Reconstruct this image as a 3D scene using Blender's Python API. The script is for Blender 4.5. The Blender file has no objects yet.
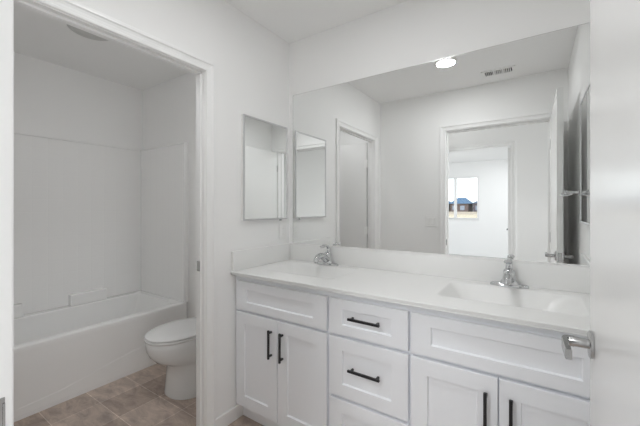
import bpy, bmesh, math, random
from mathutils import Vector, Matrix

sc = bpy.context.scene
C = sc.collection
random.seed(4)

# ------------------------------------------------------------------ camera
F_PX, YAW, HY, EYE = 321.89, 0.59088, 207.38, 1.2829
cam_d = bpy.data.cameras.new('camera')
cam = bpy.data.objects.new('camera', cam_d); C.objects.link(cam)
cam_d.sensor_fit = 'HORIZONTAL'; cam_d.sensor_width = 36.0
cam_d.lens = 36.0 * F_PX / 640.0
cam_d.shift_y = -(213.0 - HY) / 640.0
cam_d.clip_start = 0.02
cam.location = (0, 0, EYE)
cam.rotation_euler = (math.pi / 2, 0, YAW)
sc.camera = cam

# ------------------------------------------------------------------ sky, exposure, lights
w = bpy.data.worlds.new('world'); sc.world = w; w.use_nodes = True
nt = w.node_tree; nt.nodes.clear()
out = nt.nodes.new('ShaderNodeOutputWorld'); bg = nt.nodes.new('ShaderNodeBackground')
tc = nt.nodes.new('ShaderNodeTexCoord'); sep = nt.nodes.new('ShaderNodeSeparateXYZ')
ramp = nt.nodes.new('ShaderNodeValToRGB')
ramp.color_ramp.elements[0].position = 0.0; ramp.color_ramp.elements[0].color = (0.95, 0.97, 1, 1)
ramp.color_ramp.elements[1].position = 0.8; ramp.color_ramp.elements[1].color = (0.72, 0.85, 1, 1)
nt.links.new(tc.outputs['Generated'], sep.inputs[0]); nt.links.new(sep.outputs['Z'], ramp.inputs[0])
nt.links.new(ramp.outputs[0], bg.inputs['Color']); nt.links.new(bg.outputs[0], out.inputs[0])
bg.inputs['Strength'].default_value = 2.6

sc.view_settings.view_transform = 'Standard'
sc.view_settings.look = 'None'
sc.view_settings.gamma = 1.0
sc.view_settings.use_curve_mapping = False
sc.view_settings.exposure = 0.08
sc.cycles.max_bounces = 24
sc.cycles.diffuse_bounces = 16
sc.cycles.glossy_bounces = 10
sc.cycles.transparent_max_bounces = 12
sc.cycles.sample_clamp_indirect = 6.0

def lamp(name, loc, size, power, shape='DISK', rot=(0, 0, 0), color=(1, 1, 1), size_y=None, portal=False):
    d = bpy.data.lights.new(name, 'AREA'); d.shape = shape; d.size = size; d.energy = power; d.color = color
    if size_y: d.size_y = size_y
    if portal: d.cycles.is_portal = True
    o = bpy.data.objects.new(name, d); o.location = loc; o.rotation_euler = rot; C.objects.link(o)
    return o

CEIL = 2.494
HY0_ = -1.050
CAN = (-0.624, 0.877)
lamp('bathroom_can_lamp', (CAN[0], CAN[1], CEIL - 0.012), 0.14, 6.4, color=(0.98, 0.99, 1.0))
HALL_FILL = (-0.80, -0.84)  # tilted fill lamp added out of view in the hall, brightens the cabinet fronts
hf_ = lamp('hall_fill_lamp', (HALL_FILL[0], HALL_FILL[1], CEIL - 0.03), 0.14, 7.2, rot=(math.radians(32), 0, math.radians(-8)), color=(0.98, 0.99, 1.0))
hf_.data.spread = math.radians(120)
# fill lamp added out of view at the hall end, brightens the toilet room
ef_ = lamp('hall_end_fill_lamp', (1.592, -0.50, 1.20), 0.78, 6.0, 'RECTANGLE', (math.pi / 2, 0, math.radians(90)), size_y=1.75, color=(0.97, 0.985, 1.0))
ef_.data.spread = math.radians(75)
TOILET_FILL = (-1.84, 0.78)  # fill lamp added out of view to brighten the toilet room
lamp('toilet_room_fill_lamp', (TOILET_FILL[0], TOILET_FILL[1], CEIL - 0.012), 0.14, 2.9, color=(0.98, 0.99, 1.0))
BED_FILLS = [(-0.4, -2.4), (-0.4, -4.4)]  # fill lamps added out of view to brighten the bedroom
for bx_, by_ in BED_FILLS:
    lamp('bedroom_fill_lamp', (bx_, by_, CEIL - 0.012), 0.14, 15.5, color=(0.95, 0.975, 1.0))
# sky portals: the bedroom window and an unseen opening added for light
lamp('window_portal', (-1.86, -5.66, 1.53), 1.3, 1, 'RECTANGLE', (-math.pi / 2, 0, 0), size_y=1.2, portal=True)
lamp('added_opening_portal', (-3.52, -3.3, 1.1), 2.2, 1, 'RECTANGLE', (0, -math.pi / 2, 0), size_y=2.4, portal=True)

# ------------------------------------------------------------------ materials
def mat(name, col, rough=0.5, metal=0.0, spec=0.5, bump=None, coat=0.0):
    m = bpy.data.materials.new(name); m.use_nodes = True
    n = m.node_tree.nodes; l = m.node_tree.links
    b = n['Principled BSDF']
    b.inputs['Base Color'].default_value = (*col, 1)
    b.inputs['Roughness'].default_value = rough
    b.inputs['Metallic'].default_value = metal
    b.inputs['Specular IOR Level'].default_value = spec
    b.inputs['Coat Weight'].default_value = coat
    if bump:
        scale, strength = bump
        tcn = n.new('ShaderNodeTexCoord'); no = n.new('ShaderNodeTexNoise'); bp = n.new('ShaderNodeBump')
        no.inputs['Scale'].default_value = scale; no.inputs['Detail'].default_value = 3
        bp.inputs['Strength'].default_value = strength; bp.inputs['Distance'].default_value = 0.002
        l.new(tcn.outputs['Object'], no.inputs['Vector']); l.new(no.outputs['Fac'], bp.inputs['Height'])
        l.new(bp.outputs['Normal'], b.inputs['Normal'])
    return m

M = {}
M['wall'] = mat('wall_paint', (0.90, 0.90, 0.895), 0.55, spec=0.3, bump=(160, 0.12))
M['ceil'] = mat('ceiling_paint', (0.90, 0.90, 0.895), 0.8, spec=0.2, bump=(120, 0.15))
M['trim'] = mat('trim_paint', (0.90, 0.90, 0.895), 0.35)
M['door'] = mat('door_paint', (0.87, 0.87, 0.865), 0.22, spec=0.5)
M['cab'] = mat('cabinet_paint', (0.86, 0.875, 0.905), 0.38)
M['counter'] = mat('cultured_marble', (0.82, 0.82, 0.81), 0.30)
M['tub'] = mat('tub_acrylic', (0.92, 0.92, 0.915), 0.22)
M['china'] = mat('vitreous_china', (0.84, 0.85, 0.85), 0.1, coat=0.3)
M['seat'] = mat('toilet_seat_plastic', (0.82, 0.82, 0.82), 0.25)
M['mirror'] = mat('mirror_silver', (0.92, 0.93, 0.925), 0.0, 1.0)
M['chrome'] = mat('polished_chrome', (0.66, 0.67, 0.68), 0.08, 1.0)
M['nickel'] = mat('satin_nickel', (0.52, 0.52, 0.52), 0.24, 1.0)
M['frame'] = mat('brushed_aluminium', (0.66, 0.66, 0.67), 0.35, 1.0)
M['black'] = mat('matte_black_metal', (0.012, 0.012, 0.014), 0.38)
M['dark'] = mat('duct_shadow', (0.03, 0.03, 0.03), 0.9)
M['plastic'] = mat('white_plastic', (0.88, 0.88, 0.87), 0.35)
M['lens_off'] = mat('frosted_lens_unlit', (0.60, 0.60, 0.59), 0.5)
M['carpet'] = mat('light_grey_carpet', (0.55, 0.54, 0.53), 0.95, bump=(300, 0.5))
M['dirt'] = mat('dry_dirt', (0.52, 0.40, 0.27), 0.95, bump=(2, 0.4))
M['vinyl'] = mat('window_vinyl', (0.85, 0.85, 0.85), 0.4)
M['house_wall'] = mat('house_stucco', (0.16, 0.11, 0.10), 0.9)
M['house_wall_b'] = mat('house_siding', (0.13, 0.10, 0.12), 0.9)
M['house_wall_c'] = mat('house_brown_stucco', (0.22, 0.16, 0.11), 0.9)
M['roof'] = mat('roof_shingle', (0.07, 0.13, 0.21), 0.9, bump=(6, 0.5))
M['roof_b'] = mat('roof_shingle_grey', (0.10, 0.12, 0.16), 0.9)
M['fence'] = mat('pale_fence_board', (0.55, 0.47, 0.40), 0.9)
M['asphalt'] = mat('asphalt', (0.12, 0.13, 0.15), 0.9)

def emis(name, col, strength):
    m = bpy.data.materials.new(name); m.use_nodes = True
    b = m.node_tree.nodes['Principled BSDF']
    b.inputs['Base Color'].default_value = (0.9, 0.9, 0.9, 1)
    b.inputs['Emission Color'].default_value = (*col, 1); b.inputs['Emission Strength'].default_value = strength
    return m
M['lens'] = emis('lit_lens', (1, 0.985, 0.965), 3.0)

def glass_mat():
    m = bpy.data.materials.new('clear_window_glass'); m.use_nodes = True
    n = m.node_tree.nodes; l = m.node_tree.links; n.clear()
    o = n.new('ShaderNodeOutputMaterial'); mx = n.new('ShaderNodeMixShader')
    t = n.new('ShaderNodeBsdfTransparent'); g = n.new('ShaderNodeBsdfGlossy'); fr = n.new('ShaderNodeFresnel')
    g.inputs['Roughness'].default_value = 0.0; fr.inputs['IOR'].default_value = 1.45
    t.inputs['Color'].default_value = (0.96, 0.98, 0.97, 1)
    l.new(fr.outputs[0], mx.inputs[0]); l.new(t.outputs[0], mx.inputs[1]); l.new(g.outputs[0], mx.inputs[2])
    l.new(mx.outputs[0], o.inputs[0])
    return m
M['glass'] = glass_mat()

def floor_mat():
    m = bpy.data.materials.new('stone_look_vinyl_tile'); m.use_nodes = True
    n = m.node_tree.nodes; l = m.node_tree.links; b = n['Principled BSDF']
    tcn = n.new('ShaderNodeTexCoord'); mp = n.new('ShaderNodeMapping')
    mp.inputs['Location'].default_value = (-(-2.376 - 0.257 * 10), -(0.693 - 0.257 * 12), 0)
    br = n.new('ShaderNodeTexBrick'); br.offset = 0.0; br.squash = 1.0
    br.inputs['Scale'].default_value = 1.0; br.inputs['Brick Width'].default_value = 0.257
    br.inputs['Row Height'].default_value = 0.257; br.inputs['Mortar Size'].default_value = 0.0016
    br.inputs['Mortar Smooth'].default_value = 0.1; br.inputs['Bias'].default_value = 0.0
    br.inputs['Color1'].default_value = (0.43, 0.35, 0.30, 1)
    br.inputs['Color2'].default_value = (0.62, 0.53, 0.47, 1)
    br.inputs['Mortar'].default_value = (0.80, 0.72, 0.66, 1)
    n1 = n.new('ShaderNodeTexNoise'); n1.inputs['Scale'].default_value = 9; n1.inputs['Detail'].default_value = 8
    n1.inputs['Roughness'].default_value = 0.68; n1.inputs['Distortion'].default_value = 0.8
    mp2 = n.new('ShaderNodeMapping'); mp2.inputs['Scale'].default_value = (0.7, 1.6, 1)
    cr = n.new('ShaderNodeValToRGB')
    cr.color_ramp.elements[0].position = 0.32; cr.color_ramp.elements[0].color = (0.62, 0.60, 0.60, 1)
    cr.color_ramp.elements[1].position = 0.70; cr.color_ramp.elements[1].color = (1.25, 1.23, 1.2, 1)
    mul = n.new('ShaderNodeMix'); mul.data_type = 'RGBA'; mul.blend_type = 'MULTIPLY'; mul.inputs['Factor'].default_value = 1.0
    l.new(tcn.outputs['Object'], mp.inputs[0]); l.new(mp.outputs[0], br.inputs['Vector'])
    l.new(tcn.outputs['Object'], mp2.inputs[0]); l.new(mp2.outputs[0], n1.inputs['Vector'])
    l.new(n1.outputs['Fac'], cr.inputs[0])
    l.new(br.outputs['Color'], mul.inputs['A']); l.new(cr.outputs[0], mul.inputs['B'])
    l.new(mul.outputs['Result'], b.inputs['Base Color'])
    b.inputs['Roughness'].default_value = 0.5
    bp = n.new('ShaderNodeBump'); bp.inputs['Strength'].default_value = 0.25; bp.inputs['Distance'].default_value = 0.002
    l.new(n1.outputs['Fac'], bp.inputs['Height']); l.new(bp.outputs[0], b.inputs['Normal'])
    return m
M['floor'] = floor_mat()

def surround_mat():
    m = mat('surround_moulded_tile', (0.92, 0.92, 0.915), 0.24)
    n = m.node_tree.nodes; l = m.node_tree.links; b = n['Principled BSDF']
    tcn = n.new('ShaderNodeTexCoord'); sp = n.new('ShaderNodeSeparateXYZ'); ad = n.new('ShaderNodeMath'); ad.operation = 'ADD'
    cb = n.new('ShaderNodeCombineXYZ'); br = n.new('ShaderNodeTexBrick'); br.offset = 0.0
    br.inputs['Scale'].default_value = 1.0; br.inputs['Brick Width'].default_value = 0.104
    br.inputs['Row Height'].default_value = 0.104; br.inputs['Mortar Size'].default_value = 0.003
    br.inputs['Mortar Smooth'].default_value = 1.0
    for k in ('Color1', 'Color2'): br.inputs[k].default_value = (1, 1, 1, 1)
    br.inputs['Mortar'].default_value = (0, 0, 0, 1)
    bp = n.new('ShaderNodeBump'); bp.inputs['Strength'].default_value = 0.35; bp.inputs['Distance'].default_value = 0.0015
    l.new(tcn.outputs['Object'], sp.inputs[0]); l.new(sp.outputs['X'], ad.inputs[0]); l.new(sp.outputs['Y'], ad.inputs[1])
    l.new(ad.outputs[0], cb.inputs['X']); l.new(sp.outputs['Z'], cb.inputs['Y'])
    l.new(cb.outputs[0], br.inputs['Vector']); l.new(br.outputs['Color'], bp.inputs['Height'])
    l.new(bp.outputs['Normal'], b.inputs['Normal'])
    return m
M['surround'] = surround_mat()

# ------------------------------------------------------------------ mesh helpers
def box(bm, x0, x1, y0, y1, z0, z1, bevel=0.0, seg=2):
    t = bmesh.new()
    r = bmesh.ops.create_cube(t, size=1.0)
    for v in t.verts:
        v.co = Vector(((x0 + x1) / 2 + v.co.x * (x1 - x0), (y0 + y1) / 2 + v.co.y * (y1 - y0), (z0 + z1) / 2 + v.co.z * (z1 - z0)))
    if bevel > 0:
        bmesh.ops.bevel(t, geom=list(t.edges), offset=bevel, segments=seg, affect='EDGES', profile=0.5)
    merge(bm, t)
    return bm

def merge(bm, t, mtx=None):
    me = bpy.data.meshes.new('tmp'); t.to_mesh(me); t.free()
    if mtx is not None: me.transform(mtx)
    bm.from_mesh(me); bpy.data.meshes.remove(me)

def rings(bm, rs, cap0=True, cap1=True, closed=True):
    """loft a list of rings (lists of points, same count)"""
    vs = [[bm.verts.new(p) for p in r] for r in rs]
    n = len(rs[0])
    for a, b in zip(vs[:-1], vs[1:]):
        for i in range(n if closed else n - 1):
            j = (i + 1) % n
            bm.faces.new((a[i], a[j], b[j], b[i]))
    if cap0: bm.faces.new(list(reversed(vs[0])))
    if cap1: bm.faces.new(vs[-1])
    return vs

def lathe(bm, prof, n=32, center=(0, 0, 0), axis='Z', cap0=True, cap1=True):
    rs = []
    for r, h in prof:
        ring = []
        for i in range(n):
            a = 2 * math.pi * i / n
            p = (r * math.cos(a), r * math.sin(a), h)
            if axis == 'X': p = (p[2], p[0], p[1])
            elif axis == 'Y': p = (p[1], p[2], p[0])
            ring.append((p[0] + center[0], p[1] + center[1], p[2] + center[2]))
        rs.append(ring)
    rings(bm, rs, cap0, cap1)
    return bm

def tube(bm, pts, radii, n=14, flat=1.0, side=Vector((1, 0, 0))):
    """tube through pts; cross-section radius along `side` r, along the other normal r*flat"""
    pts = [Vector(p) for p in pts]; rs = []
    for i, p in enumerate(pts):
        t = (pts[min(i + 1, len(pts) - 1)] - pts[max(i - 1, 0)]).normalized()
        s = (side - t * side.dot(t)).normalized(); u = t.cross(s)
        r = radii[i] if isinstance(radii, (list, tuple)) else radii
        f = flat[i] if isinstance(flat, (list, tuple)) else flat
        rs.append([p + s * (r * math.cos(2 * math.pi * k / n)) + u * (r * f * math.sin(2 * math.pi * k / n)) for k in range(n)])
    rings(bm, rs)
    return bm

def spline(pts, k=8):
    P = [Vector(p) for p in pts]; o = []
    for i in range(len(P) - 1):
        a, b, c, d = P[max(i - 1, 0)], P[i], P[i + 1], P[min(i + 2, len(P) - 1)]
        for j in range(k):
            t = j / k
            o.append(0.5 * ((2 * b) + (c - a) * t + (2 * a - 5 * b + 4 * c - d) * t * t + (3 * b - a - 3 * c + d) * t ** 3))
    o.append(P[-1]); return o

def obj(name, bm, m, parent=None, smooth=False, loc=None):
    bmesh.ops.recalc_face_normals(bm, faces=list(bm.faces))
    me = bpy.data.meshes.new(name); bm.to_mesh(me); bm.free()
    o = bpy.data.objects.new(name, me); C.objects.link(o)
    me.materials.append(M[m] if isinstance(m, str) else m)
    if smooth:
        for p in me.polygons: p.use_smooth = True
        md = None
        try:
            me.set_sharp_from_angle(angle=math.radians(smooth if smooth is not True else 40))
        except Exception: pass
    if parent is not None: o.parent = parent
    if loc is not None: o.location = loc
    return o

def B(*a, **k): return box(bmesh.new(), *a, **k)

def thing(name, label, cat, loc=(0, 0, 0), rotz=0.0, group=None):
    o = bpy.data.objects.new(name, None); C.objects.link(o); o.empty_display_size = 0.05
    o.location = loc; o.rotation_euler = (0, 0, rotz); o['label'] = label; o['category'] = cat
    if group: o['group'] = group
    return o

def tag(o, label, cat, group=None, kind=None):
    o['label'] = label; o['category'] = cat
    if group: o['group'] = group
    if kind: o['kind'] = kind
    return o

def struct(name, bm, m, parent=None, label=None, cat=None, smooth=False):
    o = obj(name, bm, m, parent, smooth)
    if parent is None:
        o['kind'] = 'structure'; o['label'] = label; o['category'] = cat
    return o

# ------------------------------------------------------------------ setting: the rooms
XL, XT = -1.513, -1.588          # left wall: bathroom face / toilet-room face
XR = 0.232                       # right wall face
YB = 1.850                       # vanity (mirror) wall face
YT = 1.745                       # toilet-room end wall face
YF, YH = 0.165, 0.050            # front wall: bathroom face / hall face
XW = -3.375                      # wall behind the tub
HY0, HY1 = -1.050, -1.165        # wall across the hall
BY = -5.670                      # bedroom far wall
BXL, BXR = -3.50, 1.20
DL0, DL1, DH = 0.333, 1.117, 2.030     # toilet-room doorway jamb faces (y), head
DF0, DF1 = -0.780, 0.100               # bathroom doorway jamb faces (x)
DB0, DB1 = -1.110, -0.266              # bedroom doorway jamb faces (x)
J = 0.02
DHF, DHB = 2.075, 2.065

struct('floor', B(XW - 0.1, XR + 0.1, YH, YB + 0.1, -0.06, 0.0), 'floor', label='brown stone-look tile floor of bathroom and toilet room', cat='floor')
struct('floor_hall', B(BXL, 1.6, BY, YH, -0.06, -0.001), 'carpet', label='light grey carpet floor of hall and bedroom beyond the doorway', cat='floor')
bm = bmesh.new(); box(bm, BXL - 0.12, 1.72, BY - 0.12, YB + 0.12, CEIL, CEIL + 0.08)
struct('ceiling', bm, 'ceil', label='flat white ceiling', cat='ceiling')

struct('wall_back', B(XT + 0.03, XR + 0.12, YB, YB + 0.115, 0, CEIL), 'wall', label='white wall behind the vanity mirror', cat='wall')
bm = bmesh.new()
box(bm, XT, XL, YF, DL0 - J, 0, CEIL); box(bm, XT, XL, DL1 + J, YB, 0, CEIL); box(bm, XT, XL, DL0 - J, DL1 + J, DH + J, CEIL)
struct('wall_left', bm, 'wall', label='white wall with doorway to the toilet room', cat='wall')
struct('wall_right', B(XR, XR + 0.115, YF, YB, 0, CEIL), 'wall', label='white wall at right end of the vanity', cat='wall')
bm = bmesh.new()
box(bm, XW, DF0 - J, YH, YF, 0, CEIL); box(bm, DF1 + J, XR + 0.115, YH, YF, 0, CEIL); box(bm, DF0 - J, DF1 + J, YH, YF, DHF + J, CEIL)
struct('wall_front', bm, 'wall', label='white wall with bathroom doorway, seen in mirror', cat='wall')
struct('wall_tub', B(XW - 0.115, XW, YH, YT + 0.1, 0, CEIL), 'wall', label='white wall above the tub surround', cat='wall')
struct('wall_toilet', B(XW, XT, YT, YT + 0.12, 0, CEIL), 'wall', label='white end wall behind the toilet', cat='wall')
# hall and bedroom
bm = bmesh.new()
box(bm, BXL, DB0 - J, HY1, HY0, 0, CEIL); box(bm, DB1 + J, 1.6, HY1, HY0, 0, CEIL); box(bm, DB0 - J, DB1 + J, HY1, HY0, DHB + J, CEIL)
struct('wall_hall', bm, 'wall', label='white hall wall with bedroom doorway, seen in mirror', cat='wall')
struct('wall_hall_right', B(1.6, 1.7, HY1, YF, 0, CEIL), 'wall', label='white wall at the hall end', cat='wall')
struct('wall_hall_side', B(XR + 0.115, 1.6, YH, YF, 0, CEIL), 'wall', label='white hall wall beside the bathroom doorway', cat='wall')
struct('wall_hall_left', B(BXL - 0.1, BXL, HY1, YH, 0, CEIL), 'wall', label='white wall at the left hall end', cat='wall')
WX0, WX1, WZ0, WZ1 = -2.42, -1.245, 0.955, 2.115
bm = bmesh.new()
box(bm, BXL - 0.1, WX0, BY - 0.12, BY, 0, CEIL); box(bm, WX1, BXR + 0.1, BY - 0.12, BY, 0, CEIL)
box(bm, WX0, WX1, BY - 0.12, BY, 0, WZ0); box(bm, WX0, WX1, BY - 0.12, BY, WZ1, CEIL)
struct('wall_bedroom', bm, 'wall', label='white bedroom wall with window, seen in mirror', cat='wall')
struct('wall_bedroom_right', B(BXR, BXR + 0.1, BY, HY1, 0, CEIL), 'wall', label='white bedroom side wall', cat='wall')
bm = bmesh.new()
box(bm, BXL - 0.1, BXL, BY, -4.4, 0, CEIL); box(bm, BXL - 0.1, BXL, -2.2, HY1, 0, CEIL); box(bm, BXL - 0.1, BXL, -4.4, -2.2, 2.2, CEIL)  # opening added in the unseen side wall to let sky light in
struct('wall_bedroom_left', bm, 'wall', label='white bedroom wall with unseen opening added for light', cat='wall')

# window in the bedroom
bm = bmesh.new(); fw = 0.045
yw0, yw1 = BY - 0.085, BY - 0.03
box(bm, WX0, WX0 + fw, yw0, yw1, WZ0, WZ1); box(bm, WX1 - fw, WX1, yw0, yw1, WZ0, WZ1)
box(bm, WX0 + fw, WX1 - fw, yw0, yw1, WZ0, WZ0 + fw); box(bm, WX0 + fw, WX1 - fw, yw0, yw1, WZ1 - fw, WZ1)
xm = -1.835; box(bm, xm - 0.035, xm + 0.035, yw0 + 0.005, yw1 - 0.005, WZ0 + fw, WZ1 - fw)
win = struct('window_1', bm, 'vinyl', label='white sliding bedroom window showing houses, seen in mirror', cat='window')
for a, b in ((WX0 + fw, xm - 0.035), (xm + 0.035, WX1 - fw)):
    obj('pane', B(a, b, BY - 0.06, BY - 0.054, WZ0 + fw, WZ1 - fw), 'glass', win)
obj('sill', B(WX0 - 0.0, WX1 + 0.0, BY - 0.03, BY + 0.012, WZ0 - 0.02, WZ0, 0.003), 'vinyl', win)

# window-like frame added around the unseen hall-end fill lamp
bm = bmesh.new(); hy0, hy1, hz0, hz1 = -0.94, -0.06, 0.28, 2.12
box(bm, 1.575, 1.5995, hy0, hy0 + .05, hz0, hz1); box(bm, 1.575, 1.5995, hy1 - .05, hy1, hz0, hz1)
box(bm, 1.575, 1.5995, hy0 + .05, hy1 - .05, hz0, hz0 + .045); box(bm, 1.575, 1.5995, hy0 + .05, hy1 - .05, hz1 - .045, hz1)
struct('fill_lamp_frame', bm, 'vinyl', label='unseen white frame added around the hall-end fill lamp', cat='window')

# trim: casings and jambs
PROF = [(0, 0), (0, .007), (.003, .010), (.011, .011), (.015, .0055), (.028, .0075), (.038, .0115), (.042, .0165), (.054, .0165), (.057, .014), (.057, 0)]
def casing_bm(u0, u1, zt, fn, z0=0.0):
    bm = bmesh.new(); st = []
    for (u, z, su, sz) in ((u0, z0, -1, 0), (u0, zt, -1, 1), (u1, zt, 1, 1), (u1, z0, 1, 0)):
        st.append([fn(u + su * wv, z + sz * wv, d) for wv, d in PROF])
    rings(bm, st); return bm
fn_left = lambda u, z, d: (XL + d, u, z)
fn_left_in = lambda u, z, d: (XT - d, u, z)
fn_front = lambda u, z, d: (u, YF + d, z)
fn_hall = lambda u, z, d: (u, HY0 + d, z)
r = 0.004
t1 = struct('trim_1', casing_bm(DL0 - r, DL1 + r, DH + r, fn_left), 'trim', label='white moulded casing around toilet-room doorway', cat='trim')
bm = bmesh.new()
box(bm, XT, XL, DL0 - J, DL0, 0, DH + J); box(bm, XT, XL, DL1, DL1 + J, 0, DH + J); box(bm, XT, XL, DL0, DL1, DH, DH + J)
obj('jamb', bm, 'trim', t1)
bm = bmesh.new(); sx0, sx1 = XL - 0.052, XL - 0.026
box(bm, sx0, sx1, DL0, DL0 + .010, 0, DH - .010, .001); box(bm, sx0, sx1, DL1 - .010, DL1, 0, DH - .010, .001); box(bm, sx0, sx1, DL0, DL1, DH - .010, DH, .001)
obj('door_stop', bm, 'trim', t1)
bm = bmesh.new(); box(bm, XL - 0.0515, XL - 0.0275, DL1 - 0.0120, DL1 - 0.0098, 0.930, 0.985)
obj('strike_plate', bm, 'nickel', t1)
obj('inner_casing', casing_bm(DL0 - r, DL1 + r, DH + r, fn_left_in), 'trim', t1)

t2 = struct('trim_2', casing_bm(DF0 - r, DF1 + r, DHF + r, fn_front), 'trim', label='white casing around the bathroom doorway, seen in mirror', cat='trim')
bm = bmesh.new()
box(bm, DF0 - J, DF0, YH, YF, 0, DHF + J); box(bm, DF1, DF1 + J, YH, YF, 0, DHF + J); box(bm, DF0, DF1, YH, YF, DHF, DHF + J)
obj('jamb', bm, 'trim', t2)
bm = bmesh.new()
box(bm, DF0, DF0 + .010, YH + .03, YH + .065, 0, DHF - .010, .001); box(bm, DF1 - .010, DF1, YH + .03, YH + .065, 0, DHF - .010, .001); box(bm, DF0, DF1, YH + .03, YH + .065, DHF - .010, DHF, .001)
obj('door_stop', bm, 'trim', t2)
bm = bmesh.new(); box(bm, DF0, DF0 + .002, YF - 0.034, YF - 0.003, 0.885, 0.948); box(bm, DF0 + .002, DF0 + .004, YF - 0.006, YF - 0.003, 0.895, 0.938)
obj('strike_plate', bm, 'nickel', t2)

t3 = struct('trim_3', casing_bm(DB0 - r, DB1 + r, DHB + r, fn_hall), 'trim', label='white casing around the bedroom doorway, seen in mirror', cat='trim')
bm = bmesh.new()
box(bm, DB0 - J, DB0, HY1, HY0, 0, DHB + J); box(bm, DB1, DB1 + J, HY1, HY0, 0, DHB + J); box(bm, DB0, DB1, HY1, HY0, DHB, DHB + J)
obj('jamb', bm, 'trim', t3)

# baseboards
def bb(name, x0, x1, y0, y1, label):
    struct(name, B(x0, x1, y0, y1, 0, 0.083, 0.004), 'trim', label=label, cat='baseboard')
bb('baseboard_left', XL, XL + 0.012, DL1 + r + .057, 1.400, 'white baseboard between doorway casing and vanity')
bb('baseboard_front', XL + 0.012, DF0 - r - .057, YF, YF + 0.012, 'white baseboard along the doorway wall')
bb('baseboard_right', XR - 0.012, XR, YF + .02, 1.28, 'white baseboard along the right wall')
bb('baseboard_toilet', -2.55, XT, YT - 0.012, YT, 'white baseboard behind the toilet')
bb('baseboard_bedroom', BXL, BXR, BY, BY + 0.014, 'white baseboard below the bedroom window')
bb('baseboard_hall', DB1 + .07, 1.6, HY0, HY0 + 0.012, 'white baseboard of the hall wall')

# ------------------------------------------------------------------ doors
def lever_set(parent, y, z, side, x_face, arm_dir=-1):
    """lever handle on a door leaf (leaf lies in local y-z plane); side = -1 / +1 along x"""
    bm = bmesh.new()
    s = side
    lathe(bm, [(0.030, 0), (0.032, s * 0.002), (0.032, s * 0.007), (0.029, s * 0.009), (0.012, s * 0.009)], 32, (x_face, y, z), 'X')
    h = obj('door_handle', bm, 'nickel', parent, smooth=35)
    bm = bmesh.new()
    lathe(bm, [(0.0115, s * 0.008), (0.0115, s * 0.048), (0.0105, s * 0.050)], 24, (x_face, y, z), 'X')
    xa = x_face + s * 0.054
    # flat arm with a rounded elbow running along the leaf
    pts = [(x_face + s * 0.036, y, z), (x_face + s * 0.047, y, z), (xa, y + arm_dir * 0.008, z), (xa + s * .001, y + arm_dir * 0.03, z), (xa, y + arm_dir * 0.060, z), (xa - s * .002, y + arm_dir * 0.096, z)]
    sp_ = spline(pts, 6)
    rs = []
    for i, p in enumerate(sp_):
        t = (sp_[min(i + 1, len(sp_) - 1)] - sp_[max(i - 1, 0)]).normalized()
        u = Vector((0, 0, 1)); n_ = t.cross(u).normalized()
        hw, ht = 0.0065, 0.0115
        ring = []
        for cx, cz in ((-1, -.8), (-.8, -1), (.8, -1), (1, -.8), (1, .8), (.8, 1), (-.8, 1), (-1, .8)):
            ring.append(p + n_ * (hw * cx) + u * (ht * cz))
        rs.append(ring)
    rings(bm, rs)
    obj('lever', bm, 'nickel', h, smooth=35)
    return h

def hinges(parent, x, y, zs, axis_off=0.0):
    for z in zs:
        bm = bmesh.new(); lathe(bm, [(0.006, -0.045), (0.0065, -0.044), (0.0065, 0.044), (0.006, 0.045)], 12, (x, y, z), 'Z')
        box(bm, x - 0.001, x + 0.030, y + 0.0002, y + 0.004, z - 0.044, z + 0.044)
        obj('hinge', bm, 'nickel', parent, smooth=35)

# bathroom door, open against the right wall (leaf thickness along +x)
d1 = thing('door_1', 'open white bathroom door slab at right edge with lever handle', 'door', (0.106, 0.197, 0), -math.atan2(0.008, 0.863))
d1['kind'] = 'structure'
obj('door_leaf', B(0, 0.035, 0, 0.863, 0.012, 2.069, 0.0015, 1), 'door', d1)
lever_set(d1, 0.801, 0.956, -1, 0.0)
lever_set(d1, 0.801, 0.956, 1, 0.035)
bm = bmesh.new(); box(bm, 0.006, 0.029, 0.8625, 0.8645, 0.926, 0.984); box(bm, 0.012, 0.023, 0.8635, 0.872, 0.946, 0.966, .002)
obj('latch_plate', bm, 'nickel', d1)
hinges(d1, 0.004, -0.008, (0.25, 1.02, 1.84))

# toilet-room door, swung into the toilet room
d2 = thing('door_2', 'open white toilet-room door, seen through doorway in mirror', 'door', (XT - 0.022, 0.333, 0), 0)
d2['kind'] = 'structure'
obj('door_leaf', B(-0.775, 0.0, -0.035, 0, 0.012, 2.024, 0.0015, 1), 'door', d2)
for z in (0.25, 1.02, 1.78):
    bm = bmesh.new(); lathe(bm, [(0.006, -0.045), (0.0065, -0.044), (0.0065, 0.044), (0.006, 0.045)], 12, (0.008, 0.004, z), 'Z')
    box(bm, -0.028, 0.014, 0.0002, 0.0025, z - 0.044, z + 0.044)
    obj('hinge', bm, 'plastic', d2, smooth=35)
hd = bmesh.new(); lathe(hd, [(0.030, 0), (0.032, .002), (0.032, .007), (0.029, .009)], 32, (-0.715, 0, 0.945), 'Y')
h2 = obj('door_handle', hd, 'nickel', d2, smooth=35)
hd = bmesh.new(); lathe(hd, [(0.0115, .008), (0.0115, .045)], 24, (-0.715, 0, 0.945), 'Y'); box(hd, -0.722, -0.61, 0.040, 0.053, 0.934, 0.956, .003)
obj('lever', hd, 'nickel', h2, smooth=35)

# bedroom door, open into the bedroom
d3 = thing('door_3', 'open bedroom door beyond the hall, lever showing past its jamb in mirror', 'door', (DB1 - 0.038, HY1 - 0.004, 0), math.pi)
d3['kind'] = 'structure'
obj('door_leaf', B(-0.035, 0, 0, 0.80, 0.012, 2.060, 0.0015, 1), 'door', d3)
lever_set(d3, 0.74, 0.955, 1, 0.0)

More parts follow.
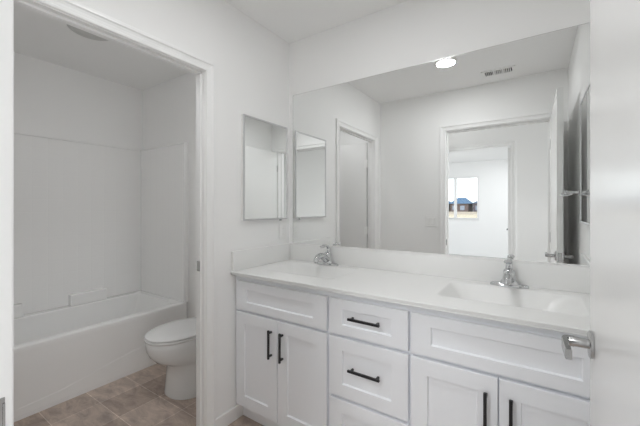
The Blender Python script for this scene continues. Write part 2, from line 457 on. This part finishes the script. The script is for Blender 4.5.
# ------------------------------------------------------------------ vanity
FY = 1.317          # front faces of doors and drawers
CT, CB = 0.902, 0.878

def shaker(x0, x1, z0, z1, stile, rail, y=FY, th=0.019, rec=0.009, bev=0.004):
    bm = bmesh.new()
    def ring(a, yy, ax=0, az=0):
        return [(x0 + ax, yy, z0 + az), (x1 - ax, yy, z0 + az), (x1 - ax, yy, z1 - az), (x0 + ax, yy, z1 - az)]
    e = 0.0015
    rs = [ring(0, y + th), ring(0, y + e), ring(0, y, e, e), ring(0, y, stile, rail), ring(0, y + rec, stile + bev, rail + bev)]
    rings(bm, rs); return bm

def pull(parent, cx, cz, length, vertical, y=FY):
    bm = bmesh.new(); h = length / 2; s = 0.0055; so = 0.032
    def bb_(u0, u1, v0, v1, y0, y1):
        if vertical: box(bm, cx + v0, cx + v1, y0, y1, cz + u0, cz + u1, 0.0015, 1)
        else: box(bm, cx + u0, cx + u1, y0, y1, cz + v0, cz + v1, 0.0015, 1)
    bb_(-h, h, -s, s, y - so, y - so + 0.011)
    for q in (-1, 1):
        a = q * (h - 0.010)
        bb_(a - 0.010 if q > 0 else a - .0, a + .0 if q > 0 else a + 0.010, -s, s, y - so + 0.009, y)
    return obj('handle', bm, 'black', parent)

def cabinet_body(x0, x1):
    bm = bmesh.new(); t = 0.016; z0, z1 = 0.100, 0.877
    box(bm, x0, x0 + t, FY + 0.021, YB - 0.004, 0, z1); box(bm, x1 - t, x1, FY + 0.021, YB - 0.004, 0, z1)
    box(bm, x0 + t, x1 - t, FY + 0.021, YB - 0.004, z0, z0 + t)
    box(bm, x0 + t, x1 - t, YB - 0.012, YB - 0.004, z0 + t, z1)
    box(bm, x0 + t, x1 - t, FY + 0.021, FY + 0.037, z0 + t, z1)     # face behind the fronts
    # toe notch: side panels stop at the kick
    return bm

def cabinet_panel_body(x0, x1):
    """side panels with a toe-kick notch, bottom, back and face frame"""
    bm = bmesh.new(); t = 0.016; z1 = 0.877; ya, yb = FY + 0.021, YB - 0.004; yk = 1.395
    for a in (x0, x1 - t):
        prof = [(ya, 0.100), (yk, 0.100), (yk, 0.0), (yb, 0.0), (yb, z1), (ya, z1)]
        rings(bm, [[(a, y, z) for y, z in prof], [(a + t, y, z) for y, z in prof]])
    box(bm, x0 + t, x1 - t, ya, yb, 0.100, 0.116)
    box(bm, x0 + t, x1 - t, yb - 0.008, yb, 0.116, z1)
    box(bm, x0 + t, x1 - t, ya, ya + 0.014, 0.116, z1)
    return bm

def toe(parent, x0, x1):
    obj('toe_kick', B(x0, x1, 1.388, 1.3945, 0.0, 0.099), 'cab', parent)

TOPZ = (0.682, 0.848); DOORZ = (0.114, 0.667)
def sink_cabinet(x0, x1, fx0, fx1, gap, label):
    t = thing('vanity_cabinet', label, 'cabinet', ((x0 + x1) / 2, FY, 0))
    inv = Matrix.Translation(-t.location)
    def put(o):
        o.matrix_parent_inverse = inv; return o
    put(obj('cabinet_body', cabinet_panel_body(x0, x1), 'cab', t))
    o = bmesh.new(); box(o, x0, x1, 1.388, 1.3945, 0.0, 0.099); put(obj('toe_kick', o, 'cab', t))
    put(obj('drawer_front', shaker(fx0, fx1, TOPZ[0], TOPZ[1], 0.080, 0.046), 'cab', t))
    g = 0.0022
    for a, b, q in ((fx0, gap - g, -1), (gap + g, fx1, 1)):
        d = put(obj('cabinet_door', shaker(a, b, DOORZ[0], DOORZ[1], 0.066, 0.064), 'cab', t))
        pull(d, gap + q * 0.040, 0.538, 0.156, True)
    return t
sink_cabinet(-1.511, -0.838, -1.484, -0.846, -1.163, 'white shaker vanity cabinet below the left sink, against the left wall')
sink_cabinet(-0.435, 0.230, -0.430, 0.205, -0.112, 'white shaker vanity cabinet below the right sink, beside the open door')
t = thing('drawer_cabinet', 'white shaker three-drawer unit in the middle of the vanity', 'cabinet', (-0.637, FY, 0))
inv = Matrix.Translation(-t.location)
for nm, b_ in (('cabinet_body', cabinet_panel_body(-0.8375, -0.4355)), ('toe_kick', B(-0.8375, -0.4355, 1.388, 1.3945, 0, 0.099))):
    obj(nm, b_, 'cab', t).matrix_parent_inverse = inv
for z0, z1, rl, hz in ((TOPZ[0], TOPZ[1], 0.046, 0.772), (0.388, 0.667, 0.060, 0.536), (0.114, 0.373, 0.060, 0.252)):
    d = obj('drawer', shaker(-0.831, -0.443, z0, z1, 0.072, rl), 'cab', t); d.matrix_parent_inverse = inv
    pull(d, -0.637, hz, 0.156, False)

# countertop with two moulded basins
SINKS = [(-1.412, -0.892, -1.150), (-0.362, 0.158, -0.102)]
SY0, SY1, SD = 1.444, 1.764, 0.112
def basin_depth(x, y):
    d = 0.0
    for a, b, c in SINKS:
        if a < x < b and SY0 < y < SY1:
            q_ = [min(1.0, v) for v in ((x - a) / 0.15, (b - x) / 0.15, (y - SY0) / 0.11, (SY1 - y) / 0.10)]
            k = 1.0
            for v in q_: k *= math.sin(v * math.pi / 2)
            r2 = ((x - c) / 0.2) ** 2 + ((y - 1.62) / 0.12) ** 2
            d = max(d, SD * k - 0.004 * max(0, min(1, r2)) * k)
    return d
xs = []
x = XL + 0.001
while x < XR - 0.004: xs.append(x); x += 0.0085
xs.append(XR - 0.001)
for a, b, c in SINKS: xs += [a, b]
xs = sorted(set(round(v, 4) for v in xs))
ys = [1.292, 1.2935, 1.297, 1.302]
y = 1.312
while y < YB - 0.006: ys.append(y); y += 0.0095
ys += [YB - 0.001, SY0, SY1]; ys = sorted(set(round(v, 4) for v in ys))
bm = bmesh.new(); grid = []
for yy in ys:
    edge = 0.003 * max(0, 1 - (yy - 1.292) / 0.005) ** 2
    grid.append([bm.verts.new((xx, yy, CT - edge - basin_depth(xx, yy))) for xx in xs])
for j in range(len(ys) - 1):
    for i in range(len(xs) - 1):
        bm.faces.new((grid[j][i], grid[j][i + 1], grid[j + 1][i + 1], grid[j + 1][i]))
ct = obj('countertop', bm, 'counter', smooth=60)
md = ct.modifiers.new('thickness', 'SOLIDIFY'); md.thickness = 0.0235; md.offset = -1
tag(ct, 'long white vanity countertop with two moulded rectangular sinks', 'countertop')
obj('backsplash', B(XL + 0.021, XR - 0.021, YB - 0.020, YB - 0.001, CT - 0.001, 1.020, 0.004, 3), 'counter', ct, smooth=30)
obj('side_splash', B(XL + 0.001, XL + 0.0205, 1.300, YB - 0.001, CT - 0.001, 1.020, 0.004, 3), 'counter', ct, smooth=30)
obj('side_splash', B(XR - 0.0205, XR - 0.001, 1.300, YB - 0.001, CT - 0.001, 1.020, 0.004, 3), 'counter', ct, smooth=30)
for a, b, c in SINKS:
    bm = bmesh.new(); lathe(bm, [(0.012, 0.004), (0.018, 0.005), (0.026, 0.002), (0.030, 0.0), (0.022, -0.01)], 28, (c, 1.63, CT - SD + 0.001), 'Z')
    obj('drain', bm, 'chrome', ct, smooth=35)

# faucets
def make_faucet(x, label):
    t = thing('faucet', label, 'faucet', (x, 1.800, CT + 0.0005))
    # oval deck plate
    bm = bmesh.new(); rs = []
    for sc_, z in ((1.0, 0.0), (1.0, 0.006), (0.97, 0.011), (0.90, 0.014)):
        ring = []
        for i in range(48):
            a = 2 * math.pi * i / 48; ca, sa = math.cos(a), math.sin(a)
            ring.append((0.082 * sc_ * math.copysign(abs(ca) ** 0.85, ca), 0.027 * (sc_ if sc_ == 1 else sc_ - .08) * math.copysign(abs(sa) ** 0.85, sa), z))
        rs.append(ring)
    rings(bm, rs); obj('base_plate', bm, 'chrome', t, smooth=40)
    # body
    bm = bmesh.new(); rs = []
    for hx, hy, z in ((0.046, 0.026, 0.012), (0.038, 0.025, 0.020), (0.029, 0.025, 0.034), (0.0255, 0.025, 0.050), (0.0250, 0.025, 0.066), (0.0255, 0.0255, 0.070), (0.022, 0.022, 0.080), (0.012, 0.012, 0.086)):
        rs.append([(hx * math.cos(2 * math.pi * i / 36), hy * math.sin(2 * math.pi * i / 36), z) for i in range(36)])
    rings(bm, rs); obj('body', bm, 'chrome', t, smooth=40)
    # spout
    pts = spline([(0, -0.004, 0.030), (0, -0.038, 0.052), (0, -0.076, 0.068), (0, -0.110, 0.066), (0, -0.130, 0.052), (0, -0.134, 0.038)], 6)
    n = len(pts); bm = bmesh.new()
    tube(bm, pts, [0.026 - 0.009 * min(1, i / (n * .7)) for i in range(n)], 18, [0.9] * n)
    sp = obj('spout', bm, 'chrome', t, smooth=40)
    bm = bmesh.new(); lathe(bm, [(0.0105, 0.0), (0.0105, 0.009), (0.006, 0.009)], 18, (0, -0.1343, 0.030)); obj('aerator', bm, 'nickel', sp, smooth=40)
    # lever handle arching up and forward
    pts = spline([(0, 0.002, 0.074), (0, 0.009, 0.094), (0, 0.007, 0.112), (0, -0.010, 0.126), (0, -0.038, 0.130), (0, -0.064, 0.124)], 6)
    n = len(pts); bm = bmesh.new()
    tube(bm, pts, [0.018 - 0.004 * math.sin(math.pi * i / (n - 1)) for i in range(n)], 16, [0.85 - 0.35 * i / (n - 1) for i in range(n)])
    obj('handle', bm, 'chrome', t, smooth=40)
    return t
make_faucet(-1.148, 'chrome single-lever faucet at the left sink')
make_faucet(-0.108, 'chrome single-lever faucet at the right sink')

# wall mirror
MX0, MX1, MZ0, MZ1 = -1.474, 0.222, 1.0215, 2.099
wm = obj('wall_mirror', B(MX0, MX1, YB - 0.006, YB - 0.0005, MZ0, MZ1), 'mirror')
tag(wm, 'large frameless mirror above the vanity countertop', 'mirror')
bm = bmesh.new()
e = 0.0012
box(bm, MX0 - e, MX0, YB - 0.0062, YB - 0.0005, MZ0, MZ1); box(bm, MX0 - e, MX1, YB - 0.0062, YB - 0.0005, MZ1, MZ1 + e)

obj('mirror_edge', bm, 'nickel', wm)
obj('bottom_channel', B(MX0, MX1, YB - 0.0085, YB - 0.0062, MZ0, MZ0 + 0.0045), 'plastic', wm)

# medicine cabinets
def med_cabinet(y0, y1, z0, z1, side, xw, label):
    """side=+1: on the left wall facing +x"""
    t = thing('medicine_cabinet', label, 'cabinet', (xw, (y0 + y1) / 2, z0))
    inv = Matrix.Translation(-t.location)
    s = side; dx = 0.022
    X = lambda a, b: (min(xw + s * a, xw + s * b), max(xw + s * a, xw + s * b))
    bm = bmesh.new(); a, b = X(0.0005, dx - .004); box(bm, a, b, y0 + 0.002, y1 - 0.002, z0 + .002, z1 - .002); o = obj('cabinet_body', bm, 'plastic', t); o.matrix_parent_inverse = inv
    fw = 0.011; a, b = X(dx - 0.004, dx + 0.004)
    bm = bmesh.new()
    box(bm, a, b, y0, y0 + fw, z0, z1, 0.001, 1); box(bm, a, b, y1 - fw, y1, z0, z1, 0.001, 1)
    box(bm, a, b, y0 + fw, y1 - fw, z0, z0 + fw, 0.001, 1); box(bm, a, b, y0 + fw, y1 - fw, z1 - fw, z1, 0.001, 1)
    f = obj('door_frame', bm, 'frame', t); f.matrix_parent_inverse = inv
    a, b = X(dx - 0.003, dx + 0.001)
    obj('mirror_door', B(a, b, y0 + fw, y1 - fw, z0 + fw, z1 - fw), 'mirror', f)
    bm = bmesh.new(); a, b = X(dx - 0.012, dx - .004); box(bm, a, b, y1 - 0.075, y1 - 0.055, z0 - 0.010, z0 + .001, .002)
    o = obj('pull_tab', bm, 'nickel', t); o.matrix_parent_inverse = inv
    return t
med_cabinet(1.376, 1.797, 1.200, 1.857, 1, XL, 'mirrored medicine cabinet on the left wall beside the large mirror')
med_cabinet(1.366, 1.790, 1.196, 1.866, -1, XR, 'mirrored medicine cabinet on the right wall, seen at the edge of the large mirror')

# ------------------------------------------------------------------ ceiling fittings
def can_light(x, y, lit, label):
    t = thing('recessed_light', label, 'light', (x, y, CEIL))
    bm = bmesh.new()
    lathe(bm, [(0.095, -0.0005), (0.095, -0.004), (0.088, -0.008), (0.074, -0.009), (0.072, -0.005)], 48, cap0=False, cap1=False)
    obj('trim_ring', bm, 'plastic', t, smooth=40)
    bm = bmesh.new(); lathe(bm, [(0.073, -0.0005), (0.073, -0.0065)], 48)
    obj('lens', bm, 'lens' if lit else 'lens_off', t)
    return t
can_light(CAN[0], CAN[1], True, 'lit round recessed ceiling light over the vanity, seen in mirror')
can_light(HALL_FILL[0], HALL_FILL[1], True, 'unseen round ceiling fill light added in the hall')  # fixture for the added hall fill lamp
can_light(TOILET_FILL[0], TOILET_FILL[1], True, 'unseen round ceiling fill light added just inside the toilet room')  # fixture for the added toilet-room fill lamp
for (bx_, by_), where in zip(BED_FILLS, ('near the bedroom door', 'near the bedroom window')):  # fixtures for the added bedroom fill lamps
    can_light(bx_, by_, True, 'unseen round ceiling fill light added ' + where)
t = thing('exhaust_fan', 'round unlit grey ceiling fan cover above the toilet room', 'fan', (-2.515, 0.955, CEIL))
bm = bmesh.new(); lathe(bm, [(0.135, -0.0005), (0.135, -0.006), (0.122, -0.014), (0.105, -0.015)], 48); obj('cover', bm, 'lens_off', t, smooth=30)
bm = bmesh.new(); lathe(bm, [(0.104, -0.0152), (0.090, -0.021), (0.05, -0.023)], 48); obj('centre_cap', bm, 'lens_off', t, smooth=30)

t = thing('ceiling_vent', 'white rectangular supply vent in the bathroom ceiling, seen in mirror', 'vent', (-0.278, 0.425, CEIL))
bm = bmesh.new(); L, Wd = 0.135, 0.068
box(bm, -L, L, -Wd, -0.048, -0.008, -0.0005, .002, 1); box(bm, -L, L, 0.048, Wd, -0.008, -0.0005, .002, 1)
box(bm, -L, -0.105, -0.048, 0.048, -0.008, -0.0005); box(bm, 0.105, L, -0.048, 0.048, -0.008, -0.0005)
for q in (-0.0355, 0.0355): box(bm, q - 0.007, q + 0.007, -0.048, 0.048, -0.008, -0.0005)
obj('vent_frame', bm, 'plastic', t)
obj('duct_shade', B(-0.105, 0.105, -0.048, 0.048, -0.0018, -0.0005), 'dark', t)  # flat dark sheet behind the louvers, shade put into its colour
for bank in (-0.071, 0.0, 0.071):
    bm = bmesh.new()
    for k in range(4):
        xx = bank - 0.021 + k * 0.014
        tb = bmesh.new(); box(tb, -0.0012, 0.0012, -0.048, 0.048, -0.005, 0.005)
        merge(bm, tb, Matrix.Translation((xx, 0, -0.0068)) @ Matrix.Rotation(math.radians(35 if bank >= 0 else -35), 4, 'Y'))
    obj('louvers', bm, 'plastic', t)

# switch, outlet, hook
t = thing('light_switch', 'white rocker light switch on the wall beside the bathroom doorway, in mirror', 'switch', (-0.935, YF, 1.135))
obj('cover_plate', B(-0.058, 0.058, 0.0005, 0.006, -0.058, 0.058, 0.002), 'plastic', t)
for q in (-0.023, 0.023): obj('rocker', B(q - 0.0165, q + 0.0165, 0.005, 0.010, -0.033, 0.033, 0.0015), 'plastic', t)
t = thing('outlet', 'white wall outlet below the medicine cabinet on the left wall', 'outlet', (XL, 1.768, 1.112))
obj('cover_plate', B(0.0005, 0.006, -0.035, 0.035, -0.057, 0.057, 0.002), 'plastic', t)
o = obj('receptacle', B(0.005, 0.008, -0.017, 0.017, -0.034, 0.034, 0.001), 'plastic', t)
for z in (-0.02, 0.02):
    for q in (-0.006, 0.006): obj('slot', B(0.0075, 0.0084, q - .0008, q + .0008, z - .003, z + .003), 'lens_off', o)

t = thing('robe_hook', 'chrome robe hook on the right wall behind the open door, seen in mirror', 'hook', (XR, 1.150, 1.375))
bm = bmesh.new(); lathe(bm, [(0.024, -0.0005), (0.024, -0.006), (0.018, -0.010)], 28, axis='X'); obj('mounting_plate', bm, 'chrome', t, smooth=35)
bm = bmesh.new(); tube(bm, [(-0.006, 0, 0), (-0.072, 0, 0.002)], 0.010)
lathe(bm, [(0.008, -0.068), (0.015, -0.074), (0.015, -0.082), (0.008, -0.086)], 24, (0, 0, 0.002), 'X')
obj('hook', bm, 'chrome', t, smooth=35)
bm = bmesh.new(); tube(bm, spline([(-0.040, 0, -0.004), (-0.060, -0.006, -0.014), (-0.084, -0.012, -0.016), (-0.100, -0.014, -0.008)], 5), 0.007, side=Vector((0, 1, 0)))
obj('lower_prong', bm, 'chrome', t, smooth=35)

# ------------------------------------------------------------------ tub and surround
def rrect(x0, x1, y0, y1, z, rad, n=6):
    p = []
    for cx, cy, a0 in ((x1 - rad, y1 - rad, 0), (x0 + rad, y1 - rad, 90), (x0 + rad, y0 + rad, 180), (x1 - rad, y0 + rad, 270)):
        for i in range(n + 1):
            a = math.radians(a0 + 90 * i / n); p.append((cx + rad * math.cos(a), cy + rad * math.sin(a), z))
    return p
TX0, TX1, TY0, TY1, TZ = XW + 0.002, -2.588, 0.186, 1.726, 0.436
bm = bmesh.new()
rs = [rrect(TX0, TX1 + 0.004, TY0, TY1, 0.001, 0.006), rrect(TX0, TX1 + 0.004, TY0, TY1, 0.03, 0.006), rrect(TX0, TX1 - 0.002, TY0, TY1, 0.40, 0.006),
      rrect(TX0, TX1, TY0, TY1, TZ - 0.014, 0.006), rrect(TX0, TX1 - 0.003, TY0, TY1, TZ - 0.004, 0.006), rrect(TX0 + 0.004, TX1 - 0.010, TY0 + .004, TY1 - .004, TZ, 0.006),
      rrect(TX0 + 0.085, TX1 - 0.060, TY0 + 0.09, TY1 - 0.075, TZ, 0.06), rrect(TX0 + 0.092, TX1 - 0.068, TY0 + 0.098, TY1 - 0.085, TZ - 0.008, 0.06),
      rrect(TX0 + 0.105, TX1 - 0.085, TY0 + 0.14, TY1 - 0.15, 0.24, 0.08), rrect(TX0 + 0.125, TX1 - 0.105, TY0 + 0.18, TY1 - 0.25, 0.11, 0.10),
      rrect(TX0 + 0.18, TX1 - 0.16, TY0 + 0.25, TY1 - 0.34, 0.085, 0.10)]
rings(bm, rs)
tub = obj('bathtub', bm, 'tub', smooth=35)
tag(tub, 'white alcove bathtub with plain apron front in the toilet room', 'bathtub')
# low relief panel of the apron with a curved end
bm = bmesh.new(); xa = TX1 + 0.0035
top = [(0.30, .070), (0.60, .078), (0.80, .092), (0.95, .118), (1.10, .150), (1.25, .176), (1.40, .190), (1.68, .196)]
ra = [(xa - 0.004, y, z + .012) for y, z in top] + [(xa - 0.006, 1.68, 0.02), (xa - 0.006, 0.30, 0.02)]
rb = [(xa + 0.0008, y, z - .010) for y, z in top] + [(xa + 0.0022, 1.675, 0.025), (xa + 0.0022, 0.305, 0.025)]
rings(bm, [ra, rb]); obj('apron_panel', bm, 'tub', tub)

SZ = 1.866
sur = thing('tub_surround', 'white moulded tile-pattern surround panels above the bathtub', 'tub surround', (XW, (TY0 + TY1) / 2, TZ))
inv = Matrix.Translation(-sur.location)
def sp_(name, bm, m='surround'):
    o = obj(name, bm, m, sur); o.matrix_parent_inverse = inv; return o
sp_('back_panel', B(XW + 0.001, XW + 0.026, TY0, TY1, TZ + 0.001, SZ, 0.004))
sp_('end_panel', B(XW + 0.026, TX1 - 0.004, TY1 - 0.016, YT - 0.001, TZ + 0.001, SZ, 0.004))
sp_('end_panel', B(XW + 0.026, TX1 - 0.004, YF + 0.001, TY0 + 0.016, TZ + 0.001, SZ, 0.004))
bm = bmesh.new(); box(bm, XW + 0.0255, XW + 0.036, TY0 + .02, TY1 - .02, SZ - 0.012, SZ - .001, 0.003)
box(bm, XW + 0.036, TX1 - 0.004, TY1 - 0.026, TY1 - 0.0155, SZ - 0.012, SZ - .001, 0.003)
box(bm, TX1 - 0.016, TX1 - 0.004, TY1 - 0.026, TY1 - 0.0155, TZ + .002, SZ - .012, 0.003)
sp_('edge_flange', bm, 'tub')
sp_('soap_ledge', B(XW + 0.024, XW + 0.092, 1.095, 1.372, TZ + 0.001, 0.536, 0.008, 3), 'tub')
sp_('soap_ledge', B(XW + 0.024, XW + 0.092, 0.560, 0.790, TZ + 0.001, 0.536, 0.008, 3), 'tub')

# ------------------------------------------------------------------ toilet
TC = -2.06
def egg(cx, yf, yb, hw, z, n=48, p=2.0, tail=0.62):
    """egg outline: front (small y) rounded, widest at about 60 percent, back narrower"""
    out = []; ym = yf + (yb - yf) * 0.52
    for i in range(n):
        a = 2 * math.pi * i / n
        s, c = math.sin(a), math.cos(a)
        if c < 0: yy = ym + c * (ym - yf); hx = hw
        else: yy = ym + c * (yb - ym); hx = hw * (1 - (1 - tail) * c * c * .55)
        out.append((cx + hx * math.copysign(abs(s) ** (2 / p), s), yy, z))
    return out
toi = thing('toilet', 'white two-piece toilet with closed lid beside the bathtub', 'toilet', (TC, 1.40, 0))
def tp(name, bm, m='china', parent=None, sm=50):
    o = obj(name, bm, m, parent or toi, smooth=sm)
    if parent is None: o.matrix_parent_inverse = Matrix.Translation((-TC, -1.40, 0))
    return o
bm = bmesh.new()
rs = [egg(TC, fy_, by_, hw_, z_, p=p_, tail=tl_) for z_, fy_, by_, hw_, p_, tl_ in (
    (0.0, 1.236, 1.700, .180, 2.5, .95), (0.012, 1.235, 1.700, .180, 2.5, .95), (0.05, 1.240, 1.700, .176, 2.5, .95), (0.14, 1.246, 1.700, .171, 2.4, .95),
    (0.205, 1.246, 1.695, .168, 2.3, .9), (0.232, 1.215, 1.69, .170, 2.2, .8), (0.262, 1.155, 1.67, .175, 2.1, .62), (0.30, 1.122, 1.65, .177, 2.1, .62),
    (0.335, 1.104, 1.63, .183, 2.1, .62), (0.37, 1.098, 1.61, .185, 2.1, .62), (0.396, 1.098, 1.61, .185, 2.1, .62), (0.403, 1.104, 1.605, .180, 2.1, .62))]
rings(bm, rs)
box(bm, TC - 0.11, TC + 0.11, 1.56, 1.72, 0.30, 0.405, 0.02, 3)
tp('bowl', bm)
bm = bmesh.new()
rings(bm, [egg(TC, 1.096, 1.575, 0.183, 0.404, p=2.1), egg(TC, 1.091, 1.577, 0.187, 0.410, p=2.1), egg(TC, 1.091, 1.577, 0.187, 0.416, p=2.1), egg(TC, 1.098, 1.571, 0.181, 0.420, p=2.1)])
tp('seat', bm, 'seat')
bm = bmesh.new()
rings(bm, [egg(TC, 1.100, 1.575, 0.180, 0.4235, p=2.1), egg(TC, 1.093, 1.577, 0.186, 0.429, p=2.1), egg(TC, 1.095, 1.577, 0.185, 0.436, p=2.1), egg(TC, 1.118, 1.565, 0.168, 0.4425, p=2.1), egg(TC, 1.18, 1.525, 0.12, 0.446, p=2.1)])
tp('lid', bm, 'seat')
for q in (-0.07, 0.07):
    bm = bmesh.new(); lathe(bm, [(0.009, -0.02), (0.010, -0.018), (0.010, 0.018), (0.009, 0.02)], 16, (TC + q, 1.583, 0.424), 'X')
    tp('seat_hinge', bm, 'seat')
bm = bmesh.new()
rings(bm, [rrect(TC - 0.155, TC + 0.155, 1.602, 1.735, 0.405, 0.04), rrect(TC - 0.165, TC + 0.165, 1.595, 1.738, 0.46, 0.04), rrect(TC - 0.175, TC + 0.175, 1.575, 1.740, 0.715, 0.035)])
tk = tp('tank', bm)
bm = bmesh.new()
rings(bm, [rrect(TC - 0.18, TC + 0.18, 1.568, 1.742, 0.7155, 0.035), rrect(TC - 0.185, TC + 0.185, 1.563, 1.743, 0.722, 0.035), rrect(TC - 0.185, TC + 0.185, 1.563, 1.743, 0.742, 0.035), rrect(TC - 0.175, TC + 0.175, 1.573, 1.738, 0.752, 0.035)])
tp('tank_lid', bm)
bm = bmesh.new(); lathe(bm, [(0.012, 0), (0.012, -0.012), (0.008, -0.018)], 18, (TC - 0.13, 1.577, 0.66), 'Y'); box(bm, TC - 0.135, TC - 0.06, 1.553, 1.563, 0.652, 0.668, 0.003)
tp('flush_lever', bm, 'chrome')

# ------------------------------------------------------------------ outside the bedroom window
gr = struct('ground', B(-80, 60, -140, BY - 0.3, -0.45, -0.40), 'dirt', label='bare tan dirt lot outside the bedroom window', cat='ground')
rd = struct('road', B(-80, 60, -41.0, -34.0, -0.40, -0.385), 'asphalt', label='grey road across the dirt lot outside the window', cat='road')
def house(x, y, wx, wy, hw, hr, mw, mr, label, ridge_x=True):
    t = thing('house', label, 'house', (x, y, -0.40))
    obj('walls', B(-wx / 2, wx / 2, -wy / 2, wy / 2, 0, hw), mw, t)
    bm = bmesh.new(); ox, oy = wx / 2 + .4, wy / 2 + .4
    if ridge_x:
        rings(bm, [[(-ox, -oy, hw), (-ox, oy, hw), (-ox + 1.5, 0, hw + hr)], [(ox, -oy, hw), (ox, oy, hw), (ox - 1.5, 0, hw + hr)]])
    else:
        rings(bm, [[(-ox, -oy, hw), (ox, -oy, hw), (0, -oy, hw + hr)], [(-ox, oy, hw), (ox, oy, hw), (0, oy, hw + hr)]])
    obj('roof', bm, mr, t)
    for k, wxx in enumerate((-wx * .25, wx * .2)):
        obj('window', B(wxx - .5, wxx + .5, wy / 2, wy / 2 + .06, 1.0, 2.1), 'glass_dark', t)
    return t
M['glass_dark'] = mat('dark_window_glass', (0.30, 0.33, 0.40), 0.1)
house(-21.3, -86, 4.6, 8, 2.6, 1.5, 'house_wall_c', 'roof', 'brown house with blue-grey roof showing in the left window pane', True)
house(-15.9, -86, 4.0, 8, 2.6, 1.6, 'house_wall', 'roof', 'dark house with blue-grey hipped roof in the right window pane', True)
house(-10.9, -88, 4.2, 8, 2.7, 1.0, 'house_wall_b', 'roof_b', 'low dark house with grey roof at the right end of the window view', True)
t = tag(obj('fence', B(-40, -8, -80.06, -80, -0.40, 0.25), 'fence'), 'low pale board fence in front of the distant houses', 'fence')
